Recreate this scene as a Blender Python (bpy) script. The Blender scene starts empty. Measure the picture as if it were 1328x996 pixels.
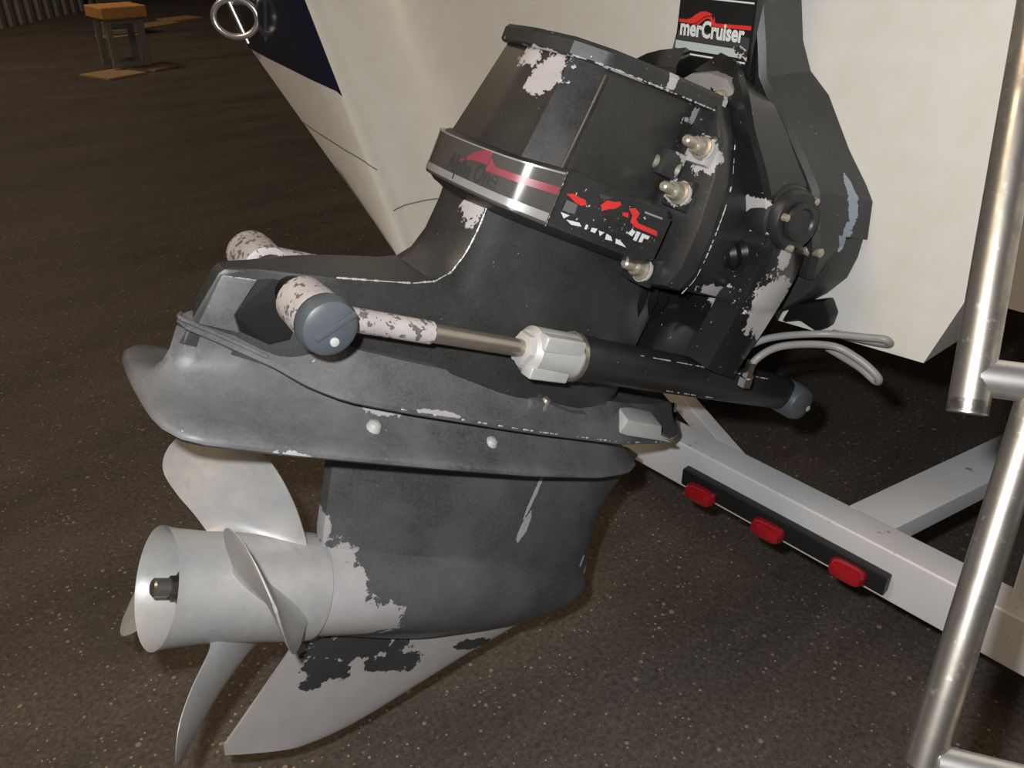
import bpy, bmesh, math, random
from mathutils import Vector, Matrix, noise
random.seed(4)
sc = bpy.context.scene
COL = sc.collection
PI = math.pi
R = math.radians

# ------------------------------------------------------------------ camera
cam_d = bpy.data.cameras.new('camera')
cam = bpy.data.objects.new('camera', cam_d)
COL.objects.link(cam)
cam.location = (-.851, -.667, 1.15)
cam.rotation_euler = (R(60), 0, R(-39))
cam_d.sensor_width = 36
cam_d.lens = 1074 / 1328 * 36
cam_d.clip_start = .02
cam_d.clip_end = 200
sc.camera = cam

# ------------------------------------------------------------------ world, lights, exposure
w = bpy.data.worlds.new('world')
sc.world = w
w.use_nodes = True
w.node_tree.nodes['Background'].inputs[0].default_value = (1, .92, .84, 1)
w.node_tree.nodes['Background'].inputs[1].default_value = .02

def lamp(name, kind, loc, energy, color, size=None, target=None):
    d = bpy.data.lights.new(name, kind)
    d.energy = energy
    d.color = color
    o = bpy.data.objects.new(name, d)
    o.location = loc
    COL.objects.link(o)
    if kind == 'AREA':
        d.shape = 'DISK'
        d.size = size
        o.rotation_euler = (Vector(target) - Vector(loc)).to_track_quat('-Z', 'Y').to_euler()
    else:
        d.shadow_soft_size = size
    return o

lamp('camera_flash', 'POINT', (-.872, -.616, 1.199), 41, (.97, .985, 1), .012)
lamp('shop_lamp', 'AREA', (-3.2, .9, 4.2), 66, (1, .76, .5), 1.6, (-.3, 0, .5))
lamp('shop_lamp_far', 'AREA', (-.5, 7.5, 4.6), 58, (1, .78, .55), 1.2, (1.2, 8, 0))

sc.view_settings.view_transform = 'Standard'
sc.view_settings.look = 'None'
sc.view_settings.exposure = 0
sc.view_settings.gamma = 1
sc.view_settings.use_curve_mapping = False

# ------------------------------------------------------------------ node helpers
def new_mat(name):
    m = bpy.data.materials.new(name)
    m.use_nodes = True
    nt = m.node_tree
    return m, nt, nt.nodes['Principled BSDF']

def N(nt, kind, **kw):
    n = nt.nodes.new(kind)
    for k, v in kw.items():
        if k.startswith('i_'):
            n.inputs[k[2:].replace('_', ' ')].default_value = v
        else:
            setattr(n, k, v)
    return n

def math_n(nt, op, a, b=None, clamp=False):
    n = nt.nodes.new('ShaderNodeMath')
    n.operation = op
    n.use_clamp = clamp
    for i, v in enumerate((a, b)):
        if v is None:
            continue
        if isinstance(v, (int, float)):
            n.inputs[i].default_value = v
        else:
            nt.links.new(v, n.inputs[i])
    return n.outputs[0]

def coords(nt):
    return N(nt, 'ShaderNodeTexCoord').outputs['Object']

def noise_n(nt, vec, scale, detail=4, rough=.55):
    n = N(nt, 'ShaderNodeTexNoise')
    n.inputs['Scale'].default_value = scale
    n.inputs['Detail'].default_value = detail
    n.inputs['Roughness'].default_value = rough
    nt.links.new(vec, n.inputs['Vector'])
    return n.outputs[0]

def mapr(nt, v, a, b, c=0., d=1.):
    n = N(nt, 'ShaderNodeMapRange')
    nt.links.new(v, n.inputs[0])
    for i, x in enumerate((a, b, c, d)):
        n.inputs[i + 1].default_value = x
    return n.outputs[0]

def mixc(nt, fac, a, b):
    n = N(nt, 'ShaderNodeMix', data_type='RGBA')
    if isinstance(fac, (int, float)):
        n.inputs[0].default_value = fac
    else:
        nt.links.new(fac, n.inputs[0])
    for i, v in ((6, a), (7, b)):
        if isinstance(v, tuple):
            n.inputs[i].default_value = (*v, 1)
        else:
            nt.links.new(v, n.inputs[i])
    return n.outputs[2]

def bump(nt, bsdf, h, strength=.2, dist=.002):
    b = N(nt, 'ShaderNodeBump')
    b.inputs['Strength'].default_value = strength
    b.inputs['Distance'].default_value = dist
    nt.links.new(h, b.inputs['Height'])
    nt.links.new(b.outputs[0], bsdf.inputs['Normal'])

def spot_mask(nt, vec, spots, n1, rag=1.3):
    """ragged patches: each spot = (centre, radii)"""
    out = None
    for c, r in spots:
        s = N(nt, 'ShaderNodeVectorMath', operation='SUBTRACT')
        nt.links.new(vec, s.inputs[0])
        s.inputs[1].default_value = c
        d = N(nt, 'ShaderNodeVectorMath', operation='DIVIDE')
        nt.links.new(s.outputs[0], d.inputs[0])
        d.inputs[1].default_value = r
        l = N(nt, 'ShaderNodeVectorMath', operation='LENGTH')
        nt.links.new(d.outputs[0], l.inputs[0])
        a = math_n(nt, 'SUBTRACT', 1, l.outputs['Value'])
        b = math_n(nt, 'MULTIPLY', math_n(nt, 'SUBTRACT', n1, .5), rag)
        e = math_n(nt, 'ADD', a, b)
        out = e if out is None else math_n(nt, 'MAXIMUM', out, e)
    return math_n(nt, 'GREATER_THAN', out, 0)

def paint(name, base=(.02, .02, .02), worn=(.085, .085, .082), bare=(.44, .415, .41), rough=.42, spots=(), fleck=.735,
          wear=.5, invert=False, rag=2.2, coat=0., nscale=85, fleck_scale=150):
    m, nt, b = new_mat(name)
    v = coords(nt)
    n1 = noise_n(nt, v, nscale, 8, .68)
    big = noise_n(nt, v, 9, 5, .6)
    fine = noise_n(nt, v, 300, 2)
    wearf = mapr(nt, big, .35, .7, 0, wear)
    col = mixc(nt, wearf, base, worn)
    col = mixc(nt, mapr(nt, fine, .3, .75, 0, .35), col, worn)
    bn = noise_n(nt, v, 30, 5, .7)
    barec = mixc(nt, bn, tuple(x * .82 for x in bare), tuple(min(1, x * 1.18) for x in bare))
    masks = []
    if fleck:
        fl = noise_n(nt, v, fleck_scale, 3, .65)
        masks.append(math_n(nt, 'GREATER_THAN', fl, fleck))
    if spots:
        sm = spot_mask(nt, v, spots, n1, rag)
        masks.append(sm)
    mask = None
    for k in masks:
        mask = k if mask is None else math_n(nt, 'MAXIMUM', mask, k)
    if mask is None:
        fin = col
        rr = None
    else:
        if invert:
            mask = math_n(nt, 'SUBTRACT', 1, mask)
        fin = mixc(nt, mask, col, barec)
    nt.links.new(fin, b.inputs['Base Color'])
    rg = mapr(nt, big, .3, .75, rough - .08, rough + .14)
    if mask is not None:
        rg = math_n(nt, 'MAXIMUM', rg, math_n(nt, 'MULTIPLY', mask, .55))
        hb = math_n(nt, 'ADD', math_n(nt, 'MULTIPLY', mask, -.6), math_n(nt, 'MULTIPLY', fine, .25))
    else:
        hb = fine
    nt.links.new(rg, b.inputs['Roughness'])
    bump(nt, b, hb, .25, .0012)
    if coat:
        b.inputs['Coat Weight'].default_value = coat
        b.inputs['Coat Roughness'].default_value = .12
    return m

def plain(name, col, rough=.5, metal=0., var=.15, scale=40, bumpy=.1, coat=0., emit=None):
    m, nt, b = new_mat(name)
    v = coords(nt)
    n = noise_n(nt, v, scale, 5, .6)
    c = mixc(nt, n, tuple(x * (1 - var) for x in col), tuple(min(1, x * (1 + var)) for x in col))
    nt.links.new(c, b.inputs['Base Color'])
    b.inputs['Roughness'].default_value = rough
    b.inputs['Metallic'].default_value = metal
    if bumpy:
        bump(nt, b, n, bumpy, .001)
    if coat:
        b.inputs['Coat Weight'].default_value = coat
        b.inputs['Coat Roughness'].default_value = .08
    return m

# ------------------------------------------------------------------ mesh helpers
def me(name, verts, faces, smooth=True, angle=32, recalc=True):
    m = bpy.data.meshes.new(name)
    m.from_pydata([tuple(v) for v in verts], [], faces)
    bm = bmesh.new()
    bm.from_mesh(m)
    bmesh.ops.remove_doubles(bm, verts=bm.verts, dist=1e-5)
    if recalc:
        bmesh.ops.recalc_face_normals(bm, faces=bm.faces)
    fin(bm, m, smooth, angle)
    return m

def fin(bm, m, smooth=True, angle=32):
    for f in bm.faces:
        f.smooth = smooth
    for e in bm.edges:
        if len(e.link_faces) == 2:
            e.smooth = e.calc_face_angle(0) < R(angle)
    bm.to_mesh(m)
    bm.free()

def ob(name, mesh, mat, parent=None, label=None):
    o = bpy.data.objects.new(name, mesh)
    COL.objects.link(o)
    if mat is not None:
        if not mesh.materials:
            mesh.materials.append(mat)
    if parent is not None:
        o.parent = parent
    if label:
        o['label'] = label
    return o

def empty(name, loc=(0, 0, 0), rot=(0, 0, 0)):
    o = bpy.data.objects.new(name, None)
    o.empty_display_size = .1
    o.location = loc
    o.rotation_euler = rot
    COL.objects.link(o)
    return o

def tag(o, label, cat, group=None, kind=None):
    o['label'] = label
    o['category'] = cat
    if group:
        o['group'] = group
    if kind:
        o['kind'] = kind
    return o

def struct(o, label=None):
    o['kind'] = 'structure'
    if label:
        o['label'] = label
    return o

def loft(rings, cap=True, closed=True):
    """rings: list of equally long point lists -> verts, faces"""
    n = len(rings[0])
    vs = [p for r in rings for p in r]
    fs = []
    for i in range(len(rings) - 1):
        for j in range(n if closed else n - 1):
            k = (j + 1) % n
            fs.append((i * n + j, i * n + k, (i + 1) * n + k, (i + 1) * n + j))
    if cap:
        for base in (0, (len(rings) - 1) * n):
            c = len(vs)
            pts = vs[base:base + n]
            vs.append(tuple(sum(p[q] for p in pts) / n for q in range(3)))
            for j in range(n):
                fs.append((base + j, base + (j + 1) % n, c))
    return vs, fs

def merge(*parts):
    V, F = [], []
    for v, f in parts:
        o = len(V)
        V += list(v)
        F += [tuple(i + o for i in q) for q in f]
    return V, F

def basis(d):
    d = Vector(d).normalized()
    a = Vector((0, 0, 1)) if abs(d.z) < .9 else Vector((1, 0, 0))
    x = d.cross(a).normalized()
    return d, x, d.cross(x).normalized()

def lathe(p0, d, prof, n=24, cap=True):
    """prof: list of (distance along d, radius)"""
    d, x, y = basis(d)
    p0 = Vector(p0)
    rings = []
    for t, r in prof:
        rings.append([tuple(p0 + d * t + (x * math.cos(2 * PI * k / n) + y * math.sin(2 * PI * k / n)) * r) for k in range(n)])
    return loft(rings, cap)

def cyl(p0, p1, r, n=20, bev=.0):
    L = (Vector(p1) - Vector(p0)).length
    if bev:
        pr = [(0, r - bev), (bev, r), (L - bev, r), (L, r - bev)]
    else:
        pr = [(0, r), (L, r)]
    return lathe(p0, Vector(p1) - Vector(p0), pr, n)

def smooth_path(pts, sub=6):
    """Catmull-Rom"""
    P = [Vector(p) for p in pts]
    P = [P[0] * 2 - P[1]] + P + [P[-1] * 2 - P[-2]]
    out = []
    for i in range(1, len(P) - 2):
        for k in range(sub):
            t = k / sub
            a, b, c, d = P[i - 1], P[i], P[i + 1], P[i + 2]
            out.append(.5 * ((2 * b) + (c - a) * t + (2 * a - 5 * b + 4 * c - d) * t * t + (3 * b - a - 3 * c + d) * t ** 3))
    out.append(P[-2])
    return out

def tube(pts, r, n=12, sub=6, cap=True):
    P = smooth_path(pts, sub) if sub else [Vector(p) for p in pts]
    rings = []
    x = None
    for i, p in enumerate(P):
        d = (P[min(i + 1, len(P) - 1)] - P[max(i - 1, 0)]).normalized()
        if x is None:
            _, x, y = basis(d)
        x = (x - d * x.dot(d)).normalized()
        y = d.cross(x)
        rr = r(i / (len(P) - 1)) if callable(r) else r
        rings.append([tuple(p + (x * math.cos(2 * PI * k / n) + y * math.sin(2 * PI * k / n)) * rr) for k in range(n)])
    return loft(rings, cap)

def box(c, s, rot=None):
    vs = []
    for i in (-1, 1):
        for j in (-1, 1):
            for k in (-1, 1):
                p = Vector((i * s[0] / 2, j * s[1] / 2, k * s[2] / 2))
                if rot is not None:
                    p = rot @ p
                vs.append(tuple(p + Vector(c)))
    return vs, [(0, 1, 3, 2), (4, 6, 7, 5), (0, 4, 5, 1), (2, 3, 7, 6), (0, 2, 6, 4), (1, 5, 7, 3)]

def bevelled(name, vf, width, seg=2, angle=32, limit=25):
    m = bpy.data.meshes.new(name)
    m.from_pydata([tuple(v) for v in vf[0]], [], vf[1])
    bm = bmesh.new()
    bm.from_mesh(m)
    bmesh.ops.remove_doubles(bm, verts=bm.verts, dist=1e-5)
    bmesh.ops.recalc_face_normals(bm, faces=bm.faces)
    es = [e for e in bm.edges if len(e.link_faces) == 2 and e.calc_face_angle(0) > R(limit)]
    bmesh.ops.bevel(bm, geom=es, offset=width, segments=seg, affect='EDGES', profile=.6)
    fin(bm, m, True, angle)
    return m

def prism(poly, f0, f1):
    """poly of (p,q); f0/f1 map (p,q) to 3D on the two faces"""
    n = len(poly)
    vs = [tuple(f0(*p)) for p in poly] + [tuple(f1(*p)) for p in poly]
    fs = [tuple(range(n - 1, -1, -1)), tuple(range(n, 2 * n))]
    for j in range(n):
        k = (j + 1) % n
        fs.append((j, k, n + k, n + j))
    return vs, fs

def interp(x, tab):
    if x <= tab[0][0]:
        return tab[0][1]
    for (a, b), (c, d) in zip(tab, tab[1:]):
        if x <= c:
            return b + (d - b) * (x - a) / (c - a)
    return tab[-1][1]

def sinterp(x, tab):
    """smooth (Catmull) interpolation"""
    xs = [t[0] for t in tab]
    ys = [t[1] for t in tab]
    if x <= xs[0]:
        return ys[0]
    if x >= xs[-1]:
        return ys[-1]
    i = max(k for k in range(len(xs)) if xs[k] <= x)
    def sl(k):
        if k == 0:
            return (ys[1] - ys[0]) / (xs[1] - xs[0])
        if k == len(xs) - 1:
            return (ys[-1] - ys[-2]) / (xs[-1] - xs[-2])
        return (ys[k + 1] - ys[k - 1]) / (xs[k + 1] - xs[k - 1])
    h = xs[i + 1] - xs[i]
    t = (x - xs[i]) / h
    return ((2 * t ** 3 - 3 * t * t + 1) * ys[i] + (t ** 3 - 2 * t * t + t) * h * sl(i)
            + (-2 * t ** 3 + 3 * t * t) * ys[i + 1] + (t ** 3 - t * t) * h * sl(i + 1))

def resample(pts, n):
    P = [Vector((*p, 0)) if len(p) == 2 else Vector(p) for p in pts]
    d = [0]
    for a, b in zip(P, P[1:]):
        d.append(d[-1] + (b - a).length)
    out = []
    for k in range(n):
        s = d[-1] * k / (n - 1)
        i = 0
        while i < len(P) - 2 and d[i + 1] < s:
            i += 1
        t = (s - d[i]) / max(d[i + 1] - d[i], 1e-9)
        q = P[i].lerp(P[i + 1], min(1, t))
        out.append((q.x, q.y))
    return out

def ring_from_half(half, u):
    """half outline [(a, y>=0)], first and last on the centre plane -> closed ring; u number or function of (a, y)"""
    uf = u if callable(u) else (lambda a, y: u)
    near = [(a, -y, uf(a, y)) for a, y in half]
    far = [(a, y, uf(a, y)) for a, y in half[1:-1]]
    return near + far[::-1]

def text_mesh(s, width, height, offset=0., shear=0.):
    c = bpy.data.curves.new('lettering', 'FONT')
    c.body = s
    c.size = 1
    c.offset = offset
    c.shear = shear
    c.resolution_u = 3
    o = bpy.data.objects.new('lettering_tmp', c)
    COL.objects.link(o)
    dg = bpy.context.evaluated_depsgraph_get()
    m = bpy.data.meshes.new_from_object(o.evaluated_get(dg))
    bpy.data.objects.remove(o)
    bpy.data.curves.remove(c)
    vs = [v.co.copy() for v in m.vertices]
    fs = [tuple(p.vertices) for p in m.polygons]
    bpy.data.meshes.remove(m)
    x0 = min(v.x for v in vs); x1 = max(v.x for v in vs)
    y1 = max(v.y for v in vs)
    return [((v.x - x0) / (x1 - x0) * width, v.y / y1 * height) for v in vs], fs

# ------------------------------------------------------------------ materials
def floor_mat():
    m, nt, b = new_mat('floor_asphalt')
    v = coords(nt)
    mp = N(nt, 'ShaderNodeMapping')
    mp.inputs['Rotation'].default_value = (0, 0, R(50))
    mp.inputs['Scale'].default_value = (1, 3.2, 1)
    nt.links.new(v, mp.inputs[0])
    big = noise_n(nt, mp.outputs[0], 1.1, 7, .68)
    mid = noise_n(nt, v, 14, 6, .7)
    fine = noise_n(nt, v, 110, 4, .7)
    col = mixc(nt, mapr(nt, big, .34, .68), (.07, .056, .045), (.205, .17, .142))
    col = mixc(nt, mapr(nt, mid, .35, .7, 0, .6), col, (.15, .122, .10))
    col = mixc(nt, mapr(nt, fine, .32, .72, 0, .85), col, (.035, .026, .02))
    # aggregate stones
    for sc_, thr, c, soft in ((60, .2, (.30, .25, .2), .05), (120, .26, (.36, .30, .245), .06), (30, .1, (.30, .23, .18), .03)):
        vo = N(nt, 'ShaderNodeTexVoronoi')
        vo.inputs['Scale'].default_value = sc_
        nt.links.new(v, vo.inputs['Vector'])
        sep = N(nt, 'ShaderNodeSeparateColor')
        nt.links.new(vo.outputs['Color'], sep.inputs[0])
        pick = math_n(nt, 'GREATER_THAN', sep.outputs[0], .6)
        size = math_n(nt, 'MULTIPLY', sep.outputs[1], thr)
        dd = math_n(nt, 'SUBTRACT', math_n(nt, 'ADD', size, .08), vo.outputs['Distance'])
        mk = math_n(nt, 'MULTIPLY', mapr(nt, dd, 0, soft, 0, .85), pick)
        cc = mixc(nt, sep.outputs[2], tuple(x * .45 for x in c), tuple(x * 1.25 for x in c))
        col = mixc(nt, mk, col, cc)
    nt.links.new(col, b.inputs['Base Color'])
    b.inputs['Roughness'].default_value = .62
    bump(nt, b, math_n(nt, 'ADD', fine, mid), .5, .004)
    return m

def hull_mat():
    m, nt, b = new_mat('white_gelcoat')
    v = coords(nt)
    n = noise_n(nt, v, 5, 6, .65)
    n2 = noise_n(nt, v, 26, 5, .6)
    sep = N(nt, 'ShaderNodeSeparateXYZ')
    nt.links.new(v, sep.inputs[0])
    # yellow scum line along the waterline
    zz = math_n(nt, 'ADD', sep.outputs[2], math_n(nt, 'MULTIPLY', math_n(nt, 'SUBTRACT', n, .5), .22))
    st = math_n(nt, 'MULTIPLY', mapr(nt, zz, .76, .64, 0, 1), mapr(nt, n2, .3, .75, .35, 1))
    col = mixc(nt, math_n(nt, 'MULTIPLY', st, .55), (.63, .625, .615), (.56, .51, .39))
    col = mixc(nt, mapr(nt, n2, .45, .8, 0, .05), col, (.5, .48, .44))
    nt.links.new(col, b.inputs['Base Color'])
    b.inputs['Roughness'].default_value = .3
    return m

def galv_mat():
    m, nt, b = new_mat('tarnished_stainless')
    v = coords(nt)
    n = noise_n(nt, v, 38, 5, .6)
    n2 = noise_n(nt, v, 150, 4, .6)
    col = mixc(nt, mapr(nt, n, .35, .7), (.40, .37, .33), (.20, .18, .15))
    col = mixc(nt, mapr(nt, n2, .62, .75, 0, .6), col, (.7, .7, .68))
    nt.links.new(col, b.inputs['Base Color'])
    b.inputs['Metallic'].default_value = .92
    nt.links.new(mapr(nt, n, .3, .7, .28, .48), b.inputs['Roughness'])
    return m

def prop_mat():
    m, nt, b = new_mat('weathered_aluminium')
    v = coords(nt)
    n = noise_n(nt, v, 14, 6, .65)
    n2 = noise_n(nt, v, 60, 5, .6)
    col = mixc(nt, mapr(nt, n, .35, .68), (.40, .40, .405), (.52, .50, .465))
    col = mixc(nt, mapr(nt, n2, .5, .8, 0, .5), col, (.32, .32, .325))
    nt.links.new(col, b.inputs['Base Color'])
    b.inputs['Metallic'].default_value = .25
    nt.links.new(mapr(nt, n, .3, .7, .35, .55), b.inputs['Roughness'])
    bump(nt, b, n2, .12, .001)
    return m

def trailer_mat():
    m, nt, b = new_mat('white_trailer_paint')
    v = coords(nt)
    n = noise_n(nt, v, 30, 5, .7)
    n2 = noise_n(nt, v, 6, 4, .6)
    col = mixc(nt, mapr(nt, n2, .3, .7), (.58, .575, .58), (.66, .655, .66))
    col = mixc(nt, mapr(nt, n, .655, .70, 0, .85), col, (.30, .17, .07))
    nt.links.new(col, b.inputs['Base Color'])
    b.inputs['Roughness'].default_value = .38
    return m

M_floor = floor_mat()
M_hull = hull_mat()
M_galv = galv_mat()
M_prop = prop_mat()
M_trailer = trailer_mat()
M_navy = plain('navy_gelcoat', (.012, .013, .03), .12, var=.1, bumpy=0, coat=.6)
M_black = paint('black_paint', fleck=.76)
M_upper = paint('black_paint_upper', base=(.014, .0135, .013), worn=(.055, .051, .046), fleck=.745, rough=.36, rag=3.6, nscale=60,
                spots=[((.188, -.005, .652), (.022, .018, .012)), ((.200, -.040, .642), (.02, .022, .022)), ((.38, -.1, .67), (.02, .03, .014)),
                       ((.385, -.115, .635), (.02, .03, .02))])
M_cover = paint('black_paint_cover', base=(.014, .014, .014), worn=(.05, .05, .048), fleck=.70, spots=[((.2, -.03, .655), (.03, .05, .006)), ((.31, -.095, .685), (.007, .02, .012)), ((.40, -.09, .69), (.008, .02, .012)), ((.3, -.1, .664), (.12, .02, .004))], nscale=70)
M_flange = paint('black_paint_flange', base=(.012, .012, .012), worn=(.05, .05, .048), fleck=.73, rough=.34, spots=[((.375, -.112, .63), (.022, .024, .018)), ((.375, -.1, .585), (.014, .02, .014)), ((.425, -.14, .58), (.006, .012, .04)), ((.425, -.125, .64), (.006, .012, .02))])
M_leg = paint('black_paint_leg', base=(.019, .019, .0185), worn=(.07, .07, .067), fleck=.745, wear=.5,
              spots=[((.178, -.03, .49), (.012, .02, .02)), ((.2, -.052, .51), (.03, .02, .006))])
M_plate = paint('grey_black_paint_plate', base=(.062, .063, .064), worn=(.20, .20, .20), fleck=.728, wear=.75, rough=.42,
                spots=[((.04, -.108, .224), (.02, .006, .004)), ((.15, -.06, .262), (.03, .02, .007)), ((.2, -.09, .28), (.03, .006, .003))])
M_case = paint('grey_black_paint_gearcase', base=(.052, .054, .055), worn=(.16, .161, .161), fleck=.765, wear=.6, rough=.48,
               spots=[((.160, -.04, .075), (.014, .08, .035)), ((.18, -.05, .02), (.042, .08, .06)), ((.215, -.05, -.012), (.075, .08, .032)), ((.19, -.05, -.03), (.06, .08, .03)),
                      ((.443, -.035, .115), (.006, .03, .026)), ((.436, -.035, .17), (.0032, .03, .04)), ((.625, -.01, .035), (.006, .03, .008)), ((.60, -.01, .055), (.004, .03, .01))], rag=1.5, nscale=55)
M_skeg = paint('bare_skeg', base=(.03, .03, .03), worn=(.07, .07, .07), bare=(.42, .39, .38), fleck=0,
               spots=[((.275, 0, -.09), (.075, .05, .022)), ((.245, 0, -.125), (.035, .05, .022)), ((.34, 0, -.118), (.05, .05, .018)), ((.23, 0, -.148), (.016, .05, .01)), ((.47, 0, -.098), (.035, .05, .01))], invert=True, rag=2.0, nscale=50)
M_gimbal = paint('black_gimbal_paint', base=(.018, .018, .017), worn=(.06, .06, .057), fleck=.735, wear=.6, rough=.42, bare=(.26, .30, .36), rag=1.6,
                 spots=[((.012, -.186, .17), (.007, .03, .038)), ((.006, -.186, .13), (.006, .03, .02))])
M_gimbal_gloss = paint('black_gimbal_gloss', base=(.007, .007, .007), worn=(.02, .02, .02), fleck=.72, rough=.25, coat=.3,
                       spots=[((-.085, -.14, .055), (.04, .06, .045)), ((-.05, -.14, .03), (.03, .06, .04)), ((-.075, -.16, .12), (.012, .06, .02)), ((-.11, -.16, .17), (.012, .06, .02)), ((-.02, -.14, -.005), (.02, .05, .01))], nscale=80)
M_bell = paint('black_bell_paint', base=(.012, .012, .012), worn=(.035, .035, .035), fleck=.74, rough=.38, spots=[((.47, -.1, .5), (.03, .04, .014))])
M_dark = plain('black_rubber', (.009, .009, .009), .4, scale=60)
M_dark.node_tree.nodes['Principled BSDF'].inputs['Specular IOR Level'].default_value = .25
M_rubber = plain('grey_rubber_cap', (.075, .085, .095), .42, scale=30, var=.25)
M_hose = plain('grey_hose', (.25, .24, .235), .42, scale=25)
M_alu = plain('cast_bare_aluminium', (.50, .49, .47), .5, metal=.15, scale=50, var=.2)
M_chrome = plain('polished_steel', (.78, .77, .75), .2, metal=1, var=.05, bumpy=0)
M_eye = plain('bright_steel', (.8, .79, .76), .3, metal=.85, var=.1, bumpy=0)
M_rung = plain('polished_rung', (.66, .64, .61), .36, metal=.95, var=.2, bumpy=0)
M_rod = plain('brown_stained_rod', (.42, .37, .31), .3, metal=.8, scale=20, var=.25)
M_peel = paint('peeling_white_coat', base=(.55, .51, .48), worn=(.34, .30, .29), bare=(.12, .11, .105), fleck=.575, fleck_scale=110, wear=.9, rough=.5)
M_nut = plain('zinc_nut', (.45, .40, .32), .38, metal=.6, scale=80, var=.3)
M_white = plain('decal_white', (.62, .64, .63), .35, var=.06, bumpy=0)
M_red = plain('decal_red', (.62, .035, .03), .35, var=.1, bumpy=0)
M_pink = plain('faded_red', (.26, .055, .075), .35, var=.2, bumpy=0)
M_decal_black = plain('decal_black', (.016, .016, .016), .22, var=.1, bumpy=0, coat=.4)
M_decal_grey = plain('decal_pale_green_grey', (.42, .49, .46), .35, var=.06, bumpy=0)
M_decal_dim = plain('decal_dark_grey', (.05, .05, .05), .3, var=.1, bumpy=0)
M_band = plain('glossy_black_band', (.075, .068, .062), .16, var=.25, scale=25, bumpy=0, coat=.5)
M_dimsilver = plain('decal_silver', (.42, .41, .40), .25, metal=.4, var=.15, bumpy=0)
M_lens = plain('red_lens', (.33, .008, .014), .15, var=.2, bumpy=0, coat=.5)
M_blackplastic = plain('black_plastic', (.012, .012, .012), .4, var=.2)
M_wood = plain('orange_lumber', (.78, .38, .13), .6, scale=12, var=.3)
M_ply = plain('plywood', (.48, .32, .18), .7, scale=12, var=.25)
M_greysteel = plain('grey_painted_steel', (.27, .26, .245), .55, scale=20, var=.2)
M_wall = plain('grey_sheet_wall', (.34, .32, .26), .6, scale=3, var=.3)
M_void = plain('dark_void_colour', (.02, .017, .015), .8, scale=3, var=.3)  # near-black colour stands in for the dark void past the sheet panels

# ------------------------------------------------------------------ the setting
def ground():
    vs = [(-12, -10, 0), (22, -10, 0), (22, 30, 0), (-12, 30, 0)]
    o = ob('floor', me('floor', vs, [(0, 1, 2, 3)], False), M_floor)
    struct(o)
ground()

def back_wall():
    # line of the wall on the floor, from the photo's left edge backwards
    a = Vector((.94, 10.35)); b = Vector((2.24, 11.78))
    d = (b - a).normalized()
    n = Vector((d.y, -d.x))
    o = empty('wall_back')
    struct(o)
    p0 = a - d * 8
    rib = .19
    vs, fs = [], []
    k = int((b - p0).length / rib)
    pts = []
    for i in range(k):
        s = i * rib
        for off, h in ((0, 0), (.03, .028), (.10, .028), (.13, 0)):
            q = p0 + d * (s + off) + n * h
            pts.append(q)
    for q in pts:
        vs += [(q.x, q.y, 0), (q.x, q.y, 4.5)]
    for i in range(len(pts) - 1):
        fs.append((2 * i, 2 * i + 2, 2 * i + 3, 2 * i + 1))
    ob('wall_panel', me('wall_panel', vs, fs, False, recalc=False), M_wall, o)
    c = a + d * 14
    e = c - Vector((p0.x, p0.y))
    c0 = b + d * 8 - n * .12
    L = 16.2
    rot = Matrix.Rotation(math.atan2(d.y, d.x), 3, 'Z')
    vs, fs = box((c0.x, c0.y, 2.25), (L, .1, 4.5), rot)
    ob('wall_panel', me('wall_void', vs, fs, False), M_void, o)
back_wall()

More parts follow.
